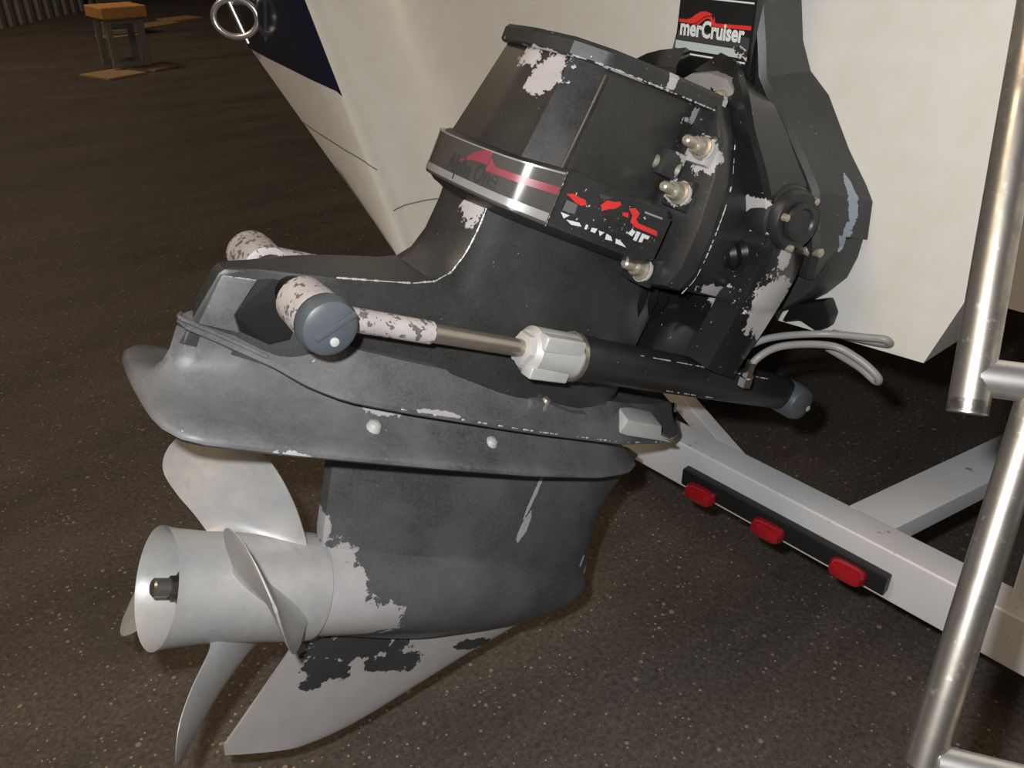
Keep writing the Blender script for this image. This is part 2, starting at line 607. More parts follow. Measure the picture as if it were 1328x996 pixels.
# ------------------------------------------------------------------ the boat
XT = .08      # transom plane
XA = -.10     # aft face of the hull beside the drive
def build_hull():
    root = empty('boat_hull', (0, 0, .6))
    tag(root, 'white boat hull with navy stripe standing behind the outboard leg', 'boat')
    root['label'] = 'white fibreglass boat hull with navy stripe, resting on the trailer'
    z0 = -.6
    def yo(z):
        return min(.602 + (z - .579) * 1.8, 1.24 + (z - .93) * .35) if z > .579 else .602
    def yc(z):
        return .574 + (z - .588) * .70
    # one side as columns of points (x, y(z)); mirrored for starboard
    def side_cols(z):
        c = yc(z); o = max(yo(z), c + .012)
        pts = [(XA + .35, o + .03), (XA + .06, o + .012), (XA + .015, o), (XA, o - .015 if o - .015 > c + .01 else (o + c) / 2 + .003)]
        for t in (.75, .5, .25):
            pts.append((XA - .004, c + .014 + (o - .015 - c - .014) * t if o - .03 > c else c + .01 + t * .002))
        pts += [(XA, c + .012), (XA + .004, c + .004), (XA + .014, c)]
        for t in (.12, .2):
            pts.append((XA + (XT - XA) * t, c - .004 * t))
        # wide concave fillet into the transom
        rad = .14
        for k in range(6):
            an = PI / 2 * k / 5
            pts.append((XT - rad + rad * math.sin(an), c - .004 - rad + rad * math.cos(an)))
        return pts
    ncol = len(side_cols(.8))
    mid = [.45, .40, .345, .325, .300, .2, .1, 0.]
    def zb_mid(y, st):
        y = abs(y)
        return interp(y, [(0, .648), (.300, .676), (.3001, .676), (.325, .764), (.345, .772), (.40, .774), (.45, .775)]) if st else interp(y, [(0, .648), (.3, .66), (.45, .62)])
    NZ = 22
    def col_list():
        cols = []
        for j in range(ncol):
            zb = .585 if j > 3 else .595
            if j >= ncol - 6:
                zb = .585 + (j - ncol + 6) * .006
            cols.append([(lambda z, j=j: side_cols(z)[j]), zb])
        for y in mid:
            cols.append([(lambda z, y=y: (XT, y)), zb_mid(y, False)])
        for y in mid[::-1][1:]:
            cols.append([(lambda z, y=y: (XT, -y)), zb_mid(y, True)])
        for j in range(ncol - 1, -1, -1):
            zb = .775 if j >= ncol - 6 else .76
            cols.append([(lambda z, j=j: (side_cols(z)[j][0], -side_cols(z)[j][1])), zb])
        return cols
    cols = col_list()
    ZT = 1.5
    vs, fs = [], []
    nc = len(cols)
    for f, zb in cols:
        for i in range(NZ):
            z = zb + (ZT - zb) * (i / (NZ - 1)) ** 1.2
            x, y = f(z)
            vs.append((x, y, z + z0))
    for c in range(nc - 1):
        for i in range(NZ - 1):
            a = c * NZ + i
            fs.append((a, a + NZ, a + NZ + 1, a + 1))
    # bottom and sides run on towards the bow
    X1 = 3.2
    b0 = len(vs)
    for c, (f, zb) in enumerate(cols):
        x, y = f(zb)
        vs.append((X1, y * .8, zb + z0 + .03))
    for c in range(nc - 1):
        fs.append((c * NZ, b0 + c, b0 + c + 1, (c + 1) * NZ))
    for c in (0, nc - 1):
        s0 = len(vs)
        for i in range(NZ):
            z = cols[c][1] + (ZT - cols[c][1]) * (i / (NZ - 1)) ** 1.2
            x, y = cols[c][0](z)
            vs.append((X1, y, z + z0))
        for i in range(NZ - 1):
            fs.append((c * NZ + i, c * NZ + i + 1, s0 + i + 1, s0 + i))
    # deck
    top = [c * NZ + NZ - 1 for c in range(nc)]
    d0 = len(vs)
    vs += [(X1, 1.3, ZT + z0), (X1, -1.3, ZT + z0)]
    fs.append(tuple(top + [d0 + 1, d0]))
    m = me('hull_shell', vs, fs, True, 50)
    ob('hull_shell', m, M_hull, root)
    # navy stripe, a thin proud layer on the aft face and round the outer corner
    vs, fs = [], []
    rows = 12
    for r_ in range(rows):
        t = r_ / (rows - 1)
        z_in = .846 + (1.5 - .846) * t
        z_out = .888 + (1.5 - .888) * t
        ring = []
        for j in range(0, 9):
            z = z_out + (z_in - z_out) * interp(j, [(0, 0), (3, 0), (8, 1)])
            x, y = side_cols(z)[j]
            if j >= 4:
                x -= .0015
            elif j == 3:
                x -= .0015; y += .0005
            else:
                y += .0015; x -= .0008
            ring.append((x, y, z + z0))
        vs += ring
    for r_ in range(rows - 1):
        for j in range(8):
            a = r_ * 9 + j
            fs.append((a, a + 1, a + 10, a + 9))
    ob('navy_stripe', me('navy_stripe', vs, fs, True, 50), M_navy, root, 'dark navy blue stripe')
    # fine moulded line under the stripe and on the inner face
    M_line = plain('grey_seam', (.16, .14, .12), .6, bumpy=0)
    z_a, z_b = .772, .728
    pts = []
    for t in [k / 10 for k in range(11)]:
        j = 3 + 6 * t
        j0 = int(min(j, 8)); fr = j - j0
        z = z_a + (z_b - z_a) * t
        A_, B_ = side_cols(z)[j0], side_cols(z)[j0 + 1]
        pts.append((A_[0] + (B_[0] - A_[0]) * fr - .0008, A_[1] + (B_[1] - A_[1]) * fr, z + z0))
    ob('seam_line', me('seam_line', *tube(pts, .0011, 6, 0)), M_line, root)
    pts = []
    for k in range(9, ncol - 3):
        z = .662 + (k - 9) * .002
        x, y = side_cols(z)[k]
        pts.append((x - .0006, y - .0006, z + z0))
    ob('seam_line', me('seam_line', *tube(pts, .0010, 6, 0)), M_line, root)
    # stern eye on a small plate; ring's inner half models its reflection in the navy
    ec = Vector((-.14, 1.108, .953 + z0)); er = Vector((.777, -.629, 0)); ez = Vector((0, 0, 1))
    pts = [ec + er * (.045 * math.cos(2 * PI * k / 24) + .004) + ez * .036 * math.sin(2 * PI * k / 24) for k in range(25)]
    ob('stern_eye_with_reflection', me('stern_eye_with_reflection', *tube(pts, .0066, 12, 0, False)), M_eye, root, 'polished steel eye, its reflection modelled as the inner half of the ring')
    pl = [ec - er * .012 + ez * .052, ec + er * .022 - ez * .048]
    ob('eye_plate', me('eye_plate', *merge(tube(pl, .0045, 10, 0), tube([ec + Vector((.0, 0, .03)), Vector((XA + .03, ec.y + .02, .975 + z0))], .006, 8, 0))), M_eye, root)
    return root
boat = build_hull()

# ------------------------------------------------------------------ the trailer
def build_trailer():
    root = empty('boat_trailer', (.13, 0, 0), (0, 0, 0))
    tag(root, 'white painted steel boat trailer carrying the hull, with a red light bar', 'trailer')
    rz = Matrix.Rotation(R(3.2), 3, 'Z')
    def P(p):
        q = rz @ Vector((p[0] - .09, p[1] + .15, p[2])) + Vector((.09 - .13, -.15, 0))
        return tuple(q)
    def beam(p0, p1, wd, ht, name, bev=.006):
        p0 = Vector(p0); p1 = Vector(p1)
        d = (p1 - p0).normalized()
        s = d.cross(Vector((0, 0, 1))).normalized()
        u = s.cross(d)
        vs = []
        for p in (p0, p1):
            for i, j in ((-1, -1), (1, -1), (1, 1), (-1, 1)):
                vs.append(tuple(p + s * i * wd / 2 + u * j * ht / 2))
        fs = [(0, 1, 2, 3), (4, 7, 6, 5), (0, 4, 5, 1), (1, 5, 6, 2), (2, 6, 7, 3), (3, 7, 4, 0)]
        return ob(name, bevelled(name, (vs, fs), bev, 3), M_trailer, root)
    zc = .3415
    beam(P((.117, 1.0, zc)), P((.117, -1.15, zc)), .055, .083, 'rear_beam')
    beam(P((.125, -.062, .362)), P((.40, .465, .362)), .026, .036, 'brace', .003)
    beam(P((.14, -.262, .362)), P((.9, -.42, .362)), .07, .036, 'brace', .003)
    # bunk post at the right edge of the picture and the bunk on it
    beam(P((.14, -.50, .36)), P((.14, -.475, .75)), .05, .07, 'bunk_post')
    beam(P((.125, -.475, .74)), P((1.9, -.475, .74)), .09, .04, 'bunk')
    beam(P((.14, .50, .36)), P((.14, .50, .60)), .05, .07, 'bunk_post')
    beam(P((.15, .40, .60)), P((1.9, .40, .60)), .09, .04, 'bunk')
    # side rails to the front
    for y in (.95, -1.1):
        beam(P((.127, y, zc)), P((3.4, y, zc)), .075, .083, 'side_rail')
    for y in (.95, -1.1):
        v, f = lathe(P((1.9, y - .09 if y < 0 else y + .09, .3)), (0, -1 if y < 0 else 1, 0), [(0, .17), (.0, .27), (.02, .3), (.16, .3), (.18, .27), (.18, .17), (.14, .15)], 28)
        ob('wheel', me('wheel', v, f), M_dark, root)
    # light bar
    lb = ob('light_bar', bevelled('light_bar', box(P((.083, -.155, .3335)), (.017, .35, .031), rz), .003, 2), M_blackplastic, root, 'black bar of three red marker lights')
    for y, z in ((-.022, .322), (-.147, .325), (-.277, .330)):
        rings = []
        for t, k in ((0, 1), (.008, 1), (.015, .86), (.018, .55)):
            ring = []
            for q in range(20):
                an = 2 * PI * q / 20
                cx = abs(math.cos(an)) ** .6 * math.copysign(1, math.cos(an)) * .027 * k
                cz = abs(math.sin(an)) ** .6 * math.copysign(1, math.sin(an)) * .0135 * k
                ring.append(P((.075 - t, y + cx, z + cz)))
            rings.append(ring)
        ob('lens', me('lens', *loft(rings)), M_lens, lb, 'red marker light lens')
    return root
build_trailer()

# ------------------------------------------------------------------ the stern drive
DR = empty('stern_drive', (-.734, .0771, .5246), (0, R(26.8), R(-6)))
tag(DR, 'black stern drive leg with bare aluminium propeller, tilted up behind the boat', 'stern drive')

def heightfield(name, u0, u1, nu, na, TE, LE, yf, mat):
    near, far = [], []
    vs, fs = [], []
    for s in (-1, 1):
        for i in range(nu + 1):
            u = u0 + (u1 - u0) * i / nu
            te, le = TE(u), LE(u)
            for j in range(na + 1):
                t = .5 - .5 * math.cos(PI * j / na)
                a = te + (le - te) * t
                y = yf(a, u, te, le, t)
                vs.append((a, s * y, u))
    n = (nu + 1) * (na + 1)
    for s in (0, 1):
        for i in range(nu):
            for j in range(na):
                q = s * n + i * (na + 1) + j
                fs.append((q, q + 1, q + na + 2, q + na + 1))
    for i in range(nu):          # close leading and trailing edge
        for j in (0, na):
            q = i * (na + 1) + j
            fs.append((q, q + na + 1, n + q + na + 1, n + q))
    for j in range(na):          # top and bottom
        for i in (0, nu):
            q = i * (na + 1) + j
            fs.append((q, q + 1, n + q + 1, n + q))
    return ob(name, me(name, vs, fs, True, 40), mat, DR)

def foil(t, w, te=.003):
    # leading edge at t=1
    x = 1 - t
    y = 5 * (.2969 * math.sqrt(max(x, 0)) - .126 * x - .3516 * x * x + .2843 * x ** 3 - .1036 * x ** 4)
    return max(y / .5 * w, 0) + te * (1 - t)

TORP = .0585
def torp_r(a):
    if a < .30:
        return TORP
    k = min(1, (a - .30) / .355)
    return TORP * math.sqrt(max(0, 1 - k ** 2.2))

def case_y(a, u, te, le, t):
    s = foil(t, .033, .004)
    r = torp_r(a)
    q = math.sqrt(max(r * r - u * u, 0)) if abs(u) < r else 0
    k = .045          # smooth maximum
    h = max(k - abs(s - q), 0) / k
    y = max(s, q) + h * h * h * k / 6
    # swelling where the strut meets the torpedo
    return max(y, .0006)

heightfield('gearcase', -.0598, .232, 44, 60,
            lambda u: interp(u, [(-.06, .172), (.06, .172), (.08, .165), (.20, .137), (.24, .128)]),
            lambda u: sinterp(u, [(-.0605, .42), (-.057, .50), (-.045, .575), (-.025, .622), (0, .640), (.04, .630), (.10, .610), (.15, .604), (.20, .618), (.235, .63)]),
            case_y, M_case)
heightfield('skeg', -.250, -.050, 30, 40,
            lambda u: interp(u, [(-.252, .152), (-.236, .146), (-.10, .185), (-.05, .195)]),
            lambda u: sinterp(u, [(-.251, .262), (-.245, .285), (-.224, .330), (-.17, .408), (-.125, .471), (-.09, .525), (-.06, .57), (-.05, .58)]),
            lambda a, u, te, le, t: foil(t, .007 + .004 * (u + .25) / .2, .002), M_skeg)

# anti-ventilation plate with the fairing growing out of it
NH = 40
plate_half = [(-.082, 0), (-.081, .04), (-.078, .075), (-.068, .097), (-.045, .106), (.05, .109), (.2, .107), (.35, .101), (.48, .086), (.56, .062), (.605, .032), (.62, 0)]
neck_half = [(-.060, 0), (-.060, .009), (-.02, .013), (.04, .024), (.1, .038), (.2, .05), (.32, .054), (.44, .05), (.52, .036), (.56, .018), (.57, 0)]
ph, nh = resample(plate_half, NH), resample(neck_half, NH)
def mixh(t, sh=0.):
    return [(a + (c - a) * t + 0, max(0, b + (d - b) * t - sh)) for (a, b), (c, d) in zip(ph, nh)]
def shrink(half, s):
    n = len(half)
    out = []
    for i, (a, y) in enumerate(half):
        p, q = half[max(i - 1, 0)], half[min(i + 1, n - 1)]
        tx, ty = q[0] - p[0], q[1] - p[1]
        l = math.hypot(tx, ty) or 1
        nx, ny = ty / l, -tx / l          # inward
        aa, yy = a + nx * s, y + ny * s
        if i in (0, n - 1):
            yy = 0
        out.append((aa, max(0, yy)))
    return out
rings = [ring_from_half(shrink(ph, .006), .2195), ring_from_half(ph, .224), ring_from_half(ph, .2275), ring_from_half(shrink(ph, .004), .2315),
         ring_from_half(mixh(.3), .236), ring_from_half(mixh(.6), .243), ring_from_half(mixh(.85), .255), ring_from_half(nh, .268), ring_from_half(nh, .292)]
ob('anti_ventilation_plate', me('anti_ventilation_plate', *loft(rings), True, 45), M_plate, DR)

# splash plate: lower flange of the drive shaft housing
spl = [(-.061, 0), (-.061, .012), (-.02, .018), (.025, .032), (.055, .06), (.09, .082), (.16, .088), (.35, .089), (.5, .083), (.6, .06), (.67, .028), (.70, .006), (.70, 0)]
sp = resample(spl, 48)
def spu(d):
    return lambda a, y: interp(a, [(-.07, .305), (0, .292), (.06, .283), (.3, .281), (.7, .283)]) + d
rings = [ring_from_half(shrink(sp, .005), spu(-.011)), ring_from_half(sp, spu(-.008)), ring_from_half(sp, spu(-.003)), ring_from_half(shrink(sp, .003), spu(0)), ring_from_half(shrink(sp, .012), spu(.008)), ring_from_half(shrink(sp, .024), spu(.022)), ring_from_half(shrink(sp, .034), spu(.036))]
ob('splash_plate', me('splash_plate', *loft(rings), True, 40), M_plate, DR)

# leg with the tail fairing
WT = [(-.062, .009), (-.04, .011), (-.012, .0135), (.015, .024), (.05, .036), (.1, .043), (.16, .045), (.187, .047), (.21, .056), (.3, .064), (.42, .062), (.475, .052), (.5, .035)]
AR = [(.278, -.055), (.30, -.052), (.352, -.041), (.359, -.036), (.366, -.012), (.374, .02), (.388, .085), (.398, .135), (.406, .158), (.420, .172), (.445, .181), (.480, .184), (.53, .183)]
AF = [(.278, .50), (.40, .478), (.48, .497), (.53, .50)]
rings = []
NT = 26
for u in (.278, .29, .30, .315, .33, .345, .352, .357, .361, .366, .37, .376, .382, .388, .393, .398, .402, .406, .412, .42, .43, .445, .46, .48, .50, .515):
    ar, af = interp(u, AR), interp(u, AF)
    half = [(ar - (.004 if u > .41 else 0), 0), (ar - (.003 if u > .41 else 0), interp(ar, WT) * .5), (ar, interp(ar, WT) * .88)]
    for k in range(NT):
        t = (k / (NT - 1)) ** 1.25
        a = ar + .003 + (af - ar - .003) * t
        half.append((a, interp(a, WT)))
    half.append((af + .012, 0))
    rings.append(ring_from_half(half, u))
ob('drive_shaft_leg', me('drive_shaft_leg', *loft(rings), True, 28), M_leg, DR)
# raised pad on the tail side, ridge line
v, f = prism([(-.046, .302), (-.040, .352), (-.008, .356), (-.018, .318), (-.008, .302)], lambda a, u: (a, -.010 - (a + .05) * .06, u), lambda a, u: (a, -.0145 - (a + .05) * .09, u))
ob('tail_pad', bevelled('tail_pad', (v, f), .0015, 2), M_plate, DR)
ob('tail_ridge', me('tail_ridge', *tube([(-.060, .0, .304), (-.061, -.0125, .303), (-.02, -.0185, .295), (.02, -.031, .288)], .0022, 8, 5)), M_plate, DR)

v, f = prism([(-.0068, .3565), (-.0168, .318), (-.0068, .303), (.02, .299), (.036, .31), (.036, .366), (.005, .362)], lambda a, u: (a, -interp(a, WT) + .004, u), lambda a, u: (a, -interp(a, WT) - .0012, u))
ob('tail_patch', me('tail_patch', v, f, False), M_dark, DR)  # unfaded black paint and the shade of the recess, laid on as one patch
# mid section (band zone)
def up_ring(pts, u, n=36):
    return ring_from_half(resample(pts, n), u)
def rnd(pts, it=2):
    for _ in range(it):
        out = [pts[0]]
        for p, q in zip(pts, pts[1:]):
            out.append((p[0] * .75 + q[0] * .25, p[1] * .75 + q[1] * .25))
            out.append((p[0] * .25 + q[0] * .75, p[1] * .25 + q[1] * .75))
        out.append(pts[-1])
        pts = out
    return pts
midh = rnd([(.167, 0), (.170, .045), (.178, .078), (.205, .096), (.222, .102), (.28, .113), (.38, .122), (.39, .06), (.39, 0)], 1)
def us(base, slope=.055):
    return lambda a, y: base + (min(a, .24) - .165) * slope * 3
rings = [up_ring([(p[0] + .012 if p[0] < .3 else p[0], p[1] * .62) for p in midh], .492), up_ring([(p[0] + .006 if p[0] < .3 else p[0], p[1] * .9) for p in midh], .497), up_ring(midh, .503),
         up_ring(midh, us(.548)), up_ring(shrink(midh, .004), us(.551)), up_ring(shrink(midh, .016), us(.551))]
ob('mid_section', me('mid_section', *loft(rings), True, 34), M_upper, DR)

# column above the band
colb = [(.176, 0), (.179, .035), (.184, .070), (.217, .094), (.222, .0945), (.30, .087), (.365, .080), (.39, .072), (.395, 0)]
colt = [(.200, 0), (.203, .03), (.207, .058), (.236, .080), (.241, .0805), (.30, .084), (.365, .080), (.39, .072), (.395, 0)]
def fine_half(pts, n=5):
    out = [pts[0]]
    for p, q in zip(pts, pts[1:]):
        for k in range(1, n + 1):
            out.append((p[0] + (q[0] - p[0]) * k / n, p[1] + (q[1] - p[1]) * k / n))
    return out
rings = []
for k in range(9):
    t = k / 8
    half = fine_half([(a + (c - a) * t, b + (d - b) * t) for (a, b), (c, d) in zip(colb, colt)])
    rings.append(ring_from_half(half, (lambda a, y, t=t: .545 + t * (.117 + (a - .2) * .10))))
ob('upper_gear_housing', me('upper_gear_housing', *loft(rings), True, 22), M_upper, DR)
# seam rib on each side between the rear and the side casting
for s in (-1, 1):
    ob('casting_rib', me('casting_rib', *tube([(.219, s * .0945, .552), (.229, s * .0878, .605), (.238, s * .081, .658)], .0028, 8, 4)), M_upper, DR)

covh = fine_half([(.191, 0), (.194, .03), (.199, .062), (.233, .087), (.30, .096), (.40, .094), (.425, .07), (.43, 0)], 5)
def cu(d):
    return lambda a, y: .661 + (a - .2) * .10 + d
rings = [ring_from_half(shrink(covh, .003), cu(-.001)), ring_from_half(covh, cu(.0015)), ring_from_half(covh, cu(.014)), ring_from_half(shrink(covh, .003), cu(.018)), ring_from_half(shrink(covh, .03), cu(.0195))]
ob('top_cover', me('top_cover', *loft(rings), True, 30), M_cover, DR)

# glossy decal band round the rear
bandc = rnd([(.19, .085), (.174, .07), (.1655, .04), (.1635, 0), (.1665, -.045), (.1745, -.079), (.202, -.0985), (.2185, -.1045)], 2)
def arclen(P):
    d = [0]
    for a, b in zip(P, P[1:]):
        d.append(d[-1] + math.hypot(b[0] - a[0], b[1] - a[1]))
    return d
BD = arclen(bandc)
def band_pt(s, h, off=0.):
    """s arc length from the far end, h 0..1 up the band"""
    i = 0
    while i < len(BD) - 2 and BD[i + 1] < s:
        i += 1
    t = (s - BD[i]) / (BD[i + 1] - BD[i])
    a = bandc[i][0] + (bandc[i + 1][0] - bandc[i][0]) * t
    y = bandc[i][1] + (bandc[i + 1][1] - bandc[i][1]) * t
    tx, ty = bandc[i + 1][0] - bandc[i][0], bandc[i + 1][1] - bandc[i][1]
    l = math.hypot(tx, ty)
    nx, ny = ty / l, -tx / l
    if nx > 0 and a < .17:
        nx, ny = -nx, -ny
    nx, ny = (ty / l, -tx / l)
    u0 = .502
    u1 = .549 + (a - .165) * .16
    return (a + nx * off, y + ny * off, u0 + (u1 - u0) * h)
NB = 44
rings = []
for k in range(NB + 1):
    s = BD[-1] * k / NB
    rings.append([band_pt(s, 0, -.008), band_pt(s, 0, .002), band_pt(s, .03, .0035), band_pt(s, .97, .0035), band_pt(s, 1, .002), band_pt(s, 1, -.008)])
band = ob('decal_band', me('decal_band', *loft(rings), True, 40), M_band, DR, 'glossy dark band with faded red wave and worn lettering')
def s_of_y(y):
    # arc length where the near part of the band reaches lateral y
    for i in range(len(bandc) - 1):
        if bandc[i][1] >= y >= bandc[i + 1][1]:
            t = (bandc[i][1] - y) / (bandc[i][1] - bandc[i + 1][1] + 1e-9)
            return BD[i] + (BD[i + 1] - BD[i]) * t
    return BD[-1]
def band_strip(name, s0, s1, h0, h1, mat, off=.0042):
    n = 24
    vs, fs = [], []
    for k in range(n + 1):
        s = s0 + (s1 - s0) * k / n
        a0 = h0(k / n) if callable(h0) else h0
        a1 = h1(k / n) if callable(h1) else h1
        vs += [band_pt(s, a0, off), band_pt(s, a1, off)]
    for k in range(n):
        fs.append((2 * k, 2 * k + 2, 2 * k + 3, 2 * k + 1))
    return ob(name, me(name, vs, fs, True), mat, band)
SE = BD[-1] - .002
band_strip('silver_line', .0, SE, .07, .23, M_dimsilver)
band_strip('silver_line', .0, SE, .955, .985, M_dimsilver, .0040)
sw0, sw1, sw2 = s_of_y(-.004), s_of_y(-.052), SE
band_strip('red_wave', sw0, sw1, lambda t: .50 + .18 * t + .06 * math.sin(t * PI), lambda t: .50 + .46 * math.sin(t * PI * .56) ** 1.2, M_pink)
band_strip('red_wave', sw1 - .001, sw2, lambda t: .56 + .02 * t, lambda t: .70 + .02 * t + .18 * max(0, 1 - t * 7), M_pink)
tv, tf = text_mesh('Alpha One', .082, .019, .02)
vs = [band_pt(s_of_y(.012) + x, .26 + y / .047, .0043) for x, y in tv]
ob('lettering', me('lettering', vs, tf, False), M_decal_dim, band, 'worn dark lettering')

# worn side decal: fragments
def side_pt(a, u, off=.0):
    y = -interp(a, [(.2185, .1035), (.28, .1135), (.38, .1225)])
    return (a - off * .1, y - off, u)
def patch(name, poly, mat, parent, f, jag=0):
    vs = [f(*p) for p in poly]
    return ob(name, me(name, vs, [tuple(range(len(vs)))], False), mat, parent)
dside = ob('side_decal', me('side_decal', [side_pt(*p, .0006) for p in [(.224, .508), (.3, .508), (.365, .508), (.365, .556), (.3, .555), (.224, .553)]], [(0, 1, 4, 5), (1, 2, 3, 4)], False),
           paint('worn_decal', base=(.016, .016, .016), worn=(.05, .048, .045), fleck=.66, rough=.3), DR, 'worn black decal with red and white remnants')
fs_ = lambda a, u: side_pt(a, u, .0014)
for poly in ([(.227, .538), (.234, .541), (.242, .540), (.250, .540), (.254, .536), (.248, .533), (.240, .534), (.232, .537)],
             [(.269, .541), (.274, .548), (.282, .549), (.290, .552), (.293, .549), (.287, .543), (.281, .541), (.274, .537)],
             [(.298, .543), (.306, .545), (.308, .540), (.300, .540)],
             [(.304, .549), (.312, .552), (.320, .549), (.319, .542), (.324, .539), (.352, .539), (.355, .534), (.322, .534), (.313, .537), (.312, .544)]):
    patch('red_remnant', poly, M_red, dside, fs_)
for poly in ([(.316, .525), (.319, .531), (.325, .530), (.323, .524)], [(.326, .531), (.332, .531), (.331, .521), (.326, .521)], [(.334, .531), (.346, .531), (.345, .527), (.339, .527), (.339, .522), (.334, .521)],
             [(.229, .520), (.240, .520), (.235, .515)], [(.238, .515), (.254, .517), (.258, .514), (.246, .512)], [(.262, .518), (.265, .518), (.265, .513), (.262, .513)],
             [(.270, .517), (.277, .518), (.276, .513), (.270, .513)], [(.279, .517), (.287, .517), (.283, .512)], [(.290, .517), (.297, .516), (.301, .512), (.291, .511)], [(.304, .516), (.312, .515), (.322, .511), (.306, .511)]):
    patch('white_remnant', poly, M_white, dside, fs_)
for poly in ([(.230, .533), (.244, .533), (.245, .523), (.230, .522)], [(.262, .551), (.28, .553), (.275, .549), (.266, .547)], [(.325, .553), (.352, .554), (.352, .552), (.326, .551)]):
    patch('grey_remnant', poly, M_decal_dim if poly[0][0] < .3 and poly[0][0] > .25 else M_dimsilver if poly[0][0] > .3 else plain('grey_patch', (.13, .125, .12), .4), dside, fs_)

# mounting flange and its studs
flo = [(0, .692), (-.06, .694), (-.093, .690), (-.116, .659), (-.136, .613), (-.144, .563), (-.146, .512), (-.136, .488), (-.108, .481), (-.05, .476), (0, .474)]
flo = flo + [(-y, u) for y, u in flo[-2:0:-1]]
v, f = prism(flo, lambda y, u: (.385, y, u), lambda y, u: (.412, y, u))
ob('mounting_flange', bevelled('mounting_flange', (v, f), .004, 2), M_flange, DR)
def stud(y, u, a=.385, r=.0095, lug=True):
    st = ob('stud', me('stud', *lathe((a - .042, y, u), (1, 0, 0), [(0, .0035), (.002, .0055), (.006, .0062), (.05, .0062)], 14), True), M_nut, DR)
    ob('nut', me('nut', *lathe((a - .026, y, u), (1, 0, 0), [(0, r * .86), (.002, r), (.012, r), (.013, r * 1.35), (.016, r * 1.35)], 6 if False else 12), True, 25), M_nut, st)
    ob('washer', me('washer', *lathe((a - .011, y, u), (1, 0, 0), [(0, r * 1.5), (.003, r * 1.5)], 20), True), M_alu, st)
    v, f = box((a - .003, y + .006, u), (.016, .034, .034))
    ob('stud_lug', bevelled('stud_lug', (v, f), .004, 2), M_flange, DR)
for y, u in ((-.112, .637), (-.109, .585), (-.103, .494)):
    stud(y, u)
for y, u in ((.112, .637), (.109, .585), (.103, .494)):
    stud(y, u)
ob('plug', me('plug', *lathe((.345, -.078, .607), (1, -.35, 0), [(0, .006), (.002, .008), (.02, .009), (.03, .012)], 16)), M_nut, DR)
v, f = box((.362, -.088, .61), (.03, .016, .03))
ob('plug_bracket', bevelled('plug_bracket', (v, f), .004, 2), M_flange, DR)

# bell housing
def bring(k, a, c=(0, .57), sh=0):
    return [(a, c[0] + (y - c[0]) * k, c[1] + (u - c[1]) * k + sh) for y, u in flo]
rings = [bring(.965, .405), bring(.955, .425), bring(.93, .45), bring(.90, .50), bring(.82, .54), bring(.62, .57)]
ob('bell_housing', me('bell_housing', *loft(rings), True, 28), M_bell, DR)
# small grey worn data plate remnants on the bell housing
for k, (a, u, s, mt) in enumerate(((.448, .530, .006, M_red), (.455, .531, .003, M_white), (.441, .527, .003, M_white), (.46, .538, .003, M_white))):
    y = -.133
    patch('decal_remnant', [(a - s, u - s * .5), (a + s, u - s * .3), (a + s * .8, u + s * .5), (a - s * .7, u + s * .6)], mt, DR, lambda a, u: (a, y - .0 + (a - .44) * .35, u))

# bolts and anodes on the plates
for a, u in ((.139, .262), (.298, .2615)):
    ob('bolt', me('bolt', *lathe((a, -.066, u - .026), (0, -.15, 1), [(0, .0085), (.010, .0085), (.0145, .007), (.017, .003)], 16)), M_alu, DR)
v, f = prism([(.490, 0), (.496, .030), (.565, .030), (.572, .012), (.605, .004), (.606, 0)], lambda a, u: (a, -.046, .284 + u), lambda a, u: (a, -.076, .284 + u * .72))
ob('anode', bevelled('anode', (v, f), .0025, 2), M_alu, DR, 'white cast anode block')
v, f = prism([(.325, 0), (.33, .024), (.345, .027), (.40, .018), (.425, .02), (.43, 0)], lambda a, u: (a, -.05, .285 + u), lambda a, u: (a, -.072, .284 + u * .9))
ob('plate_bracket', bevelled('plate_bracket', (v, f), .003, 2), M_plate, DR)
ob('bolt', me('bolt', *lathe((.352, -.062, .29), (.1, -.3, 1), [(0, .008), (.012, .008), (.018, .006), (.022, .005)], 14)), M_nut, DR)

# pivot pin at the tail, with caps
def pivot_cap(s):
    c = Vector((.028, 0, .354))
    if s < 0:
        base = c + Vector((-.006, -.056, .003))
    else:
        base = c + Vector((-.004, .040, .0))
    cp = ob('pivot_cap', me('pivot_cap', *lathe(base, (0, s, 0), [(0, .020), (.002, .0245), (.045, .0258), (.05, .025)], 28)), M_peel, DR, 'round pivot cap with peeling pale coating')
    bt = ob('rubber_boot', me('rubber_boot', *lathe(base + Vector((0, s * .05, 0)), (0, s, 0), [(0, .0252), (.004, .0272), (.014, .0272), (.021, .025), (.024, .02), (.024, .0)] if s < 0 else [(0, .0252), (.008, .0252), (.014, .022), (.016, 0)], 28)), M_rubber if s < 0 else M_peel, cp, 'grey rubber end cap' if s < 0 else None)
    if s > 0:
        return cp
    v, f = box(base + Vector((.002, s * .0745, .004)), (.006, .003, .042), Matrix.Rotation(R(42), 3, 'Y'))
    ob('ridge', bevelled('ridge', (v, f), .001, 2), M_rubber, bt)
    ob('dimple', me('dimple', *lathe(base + Vector((.006, s * .073, -.010)), (0, s, 0), [(0, .0045), (.0025, .0042), (.003, .003)], 14)), M_alu, bt)
    return cp
pivot_cap(-1)
pivot_cap(1)
ob('pivot_pin', me('pivot_pin', *cyl((.026, -.06, .355), (.026, .06, .355), .017)), M_dark, DR)

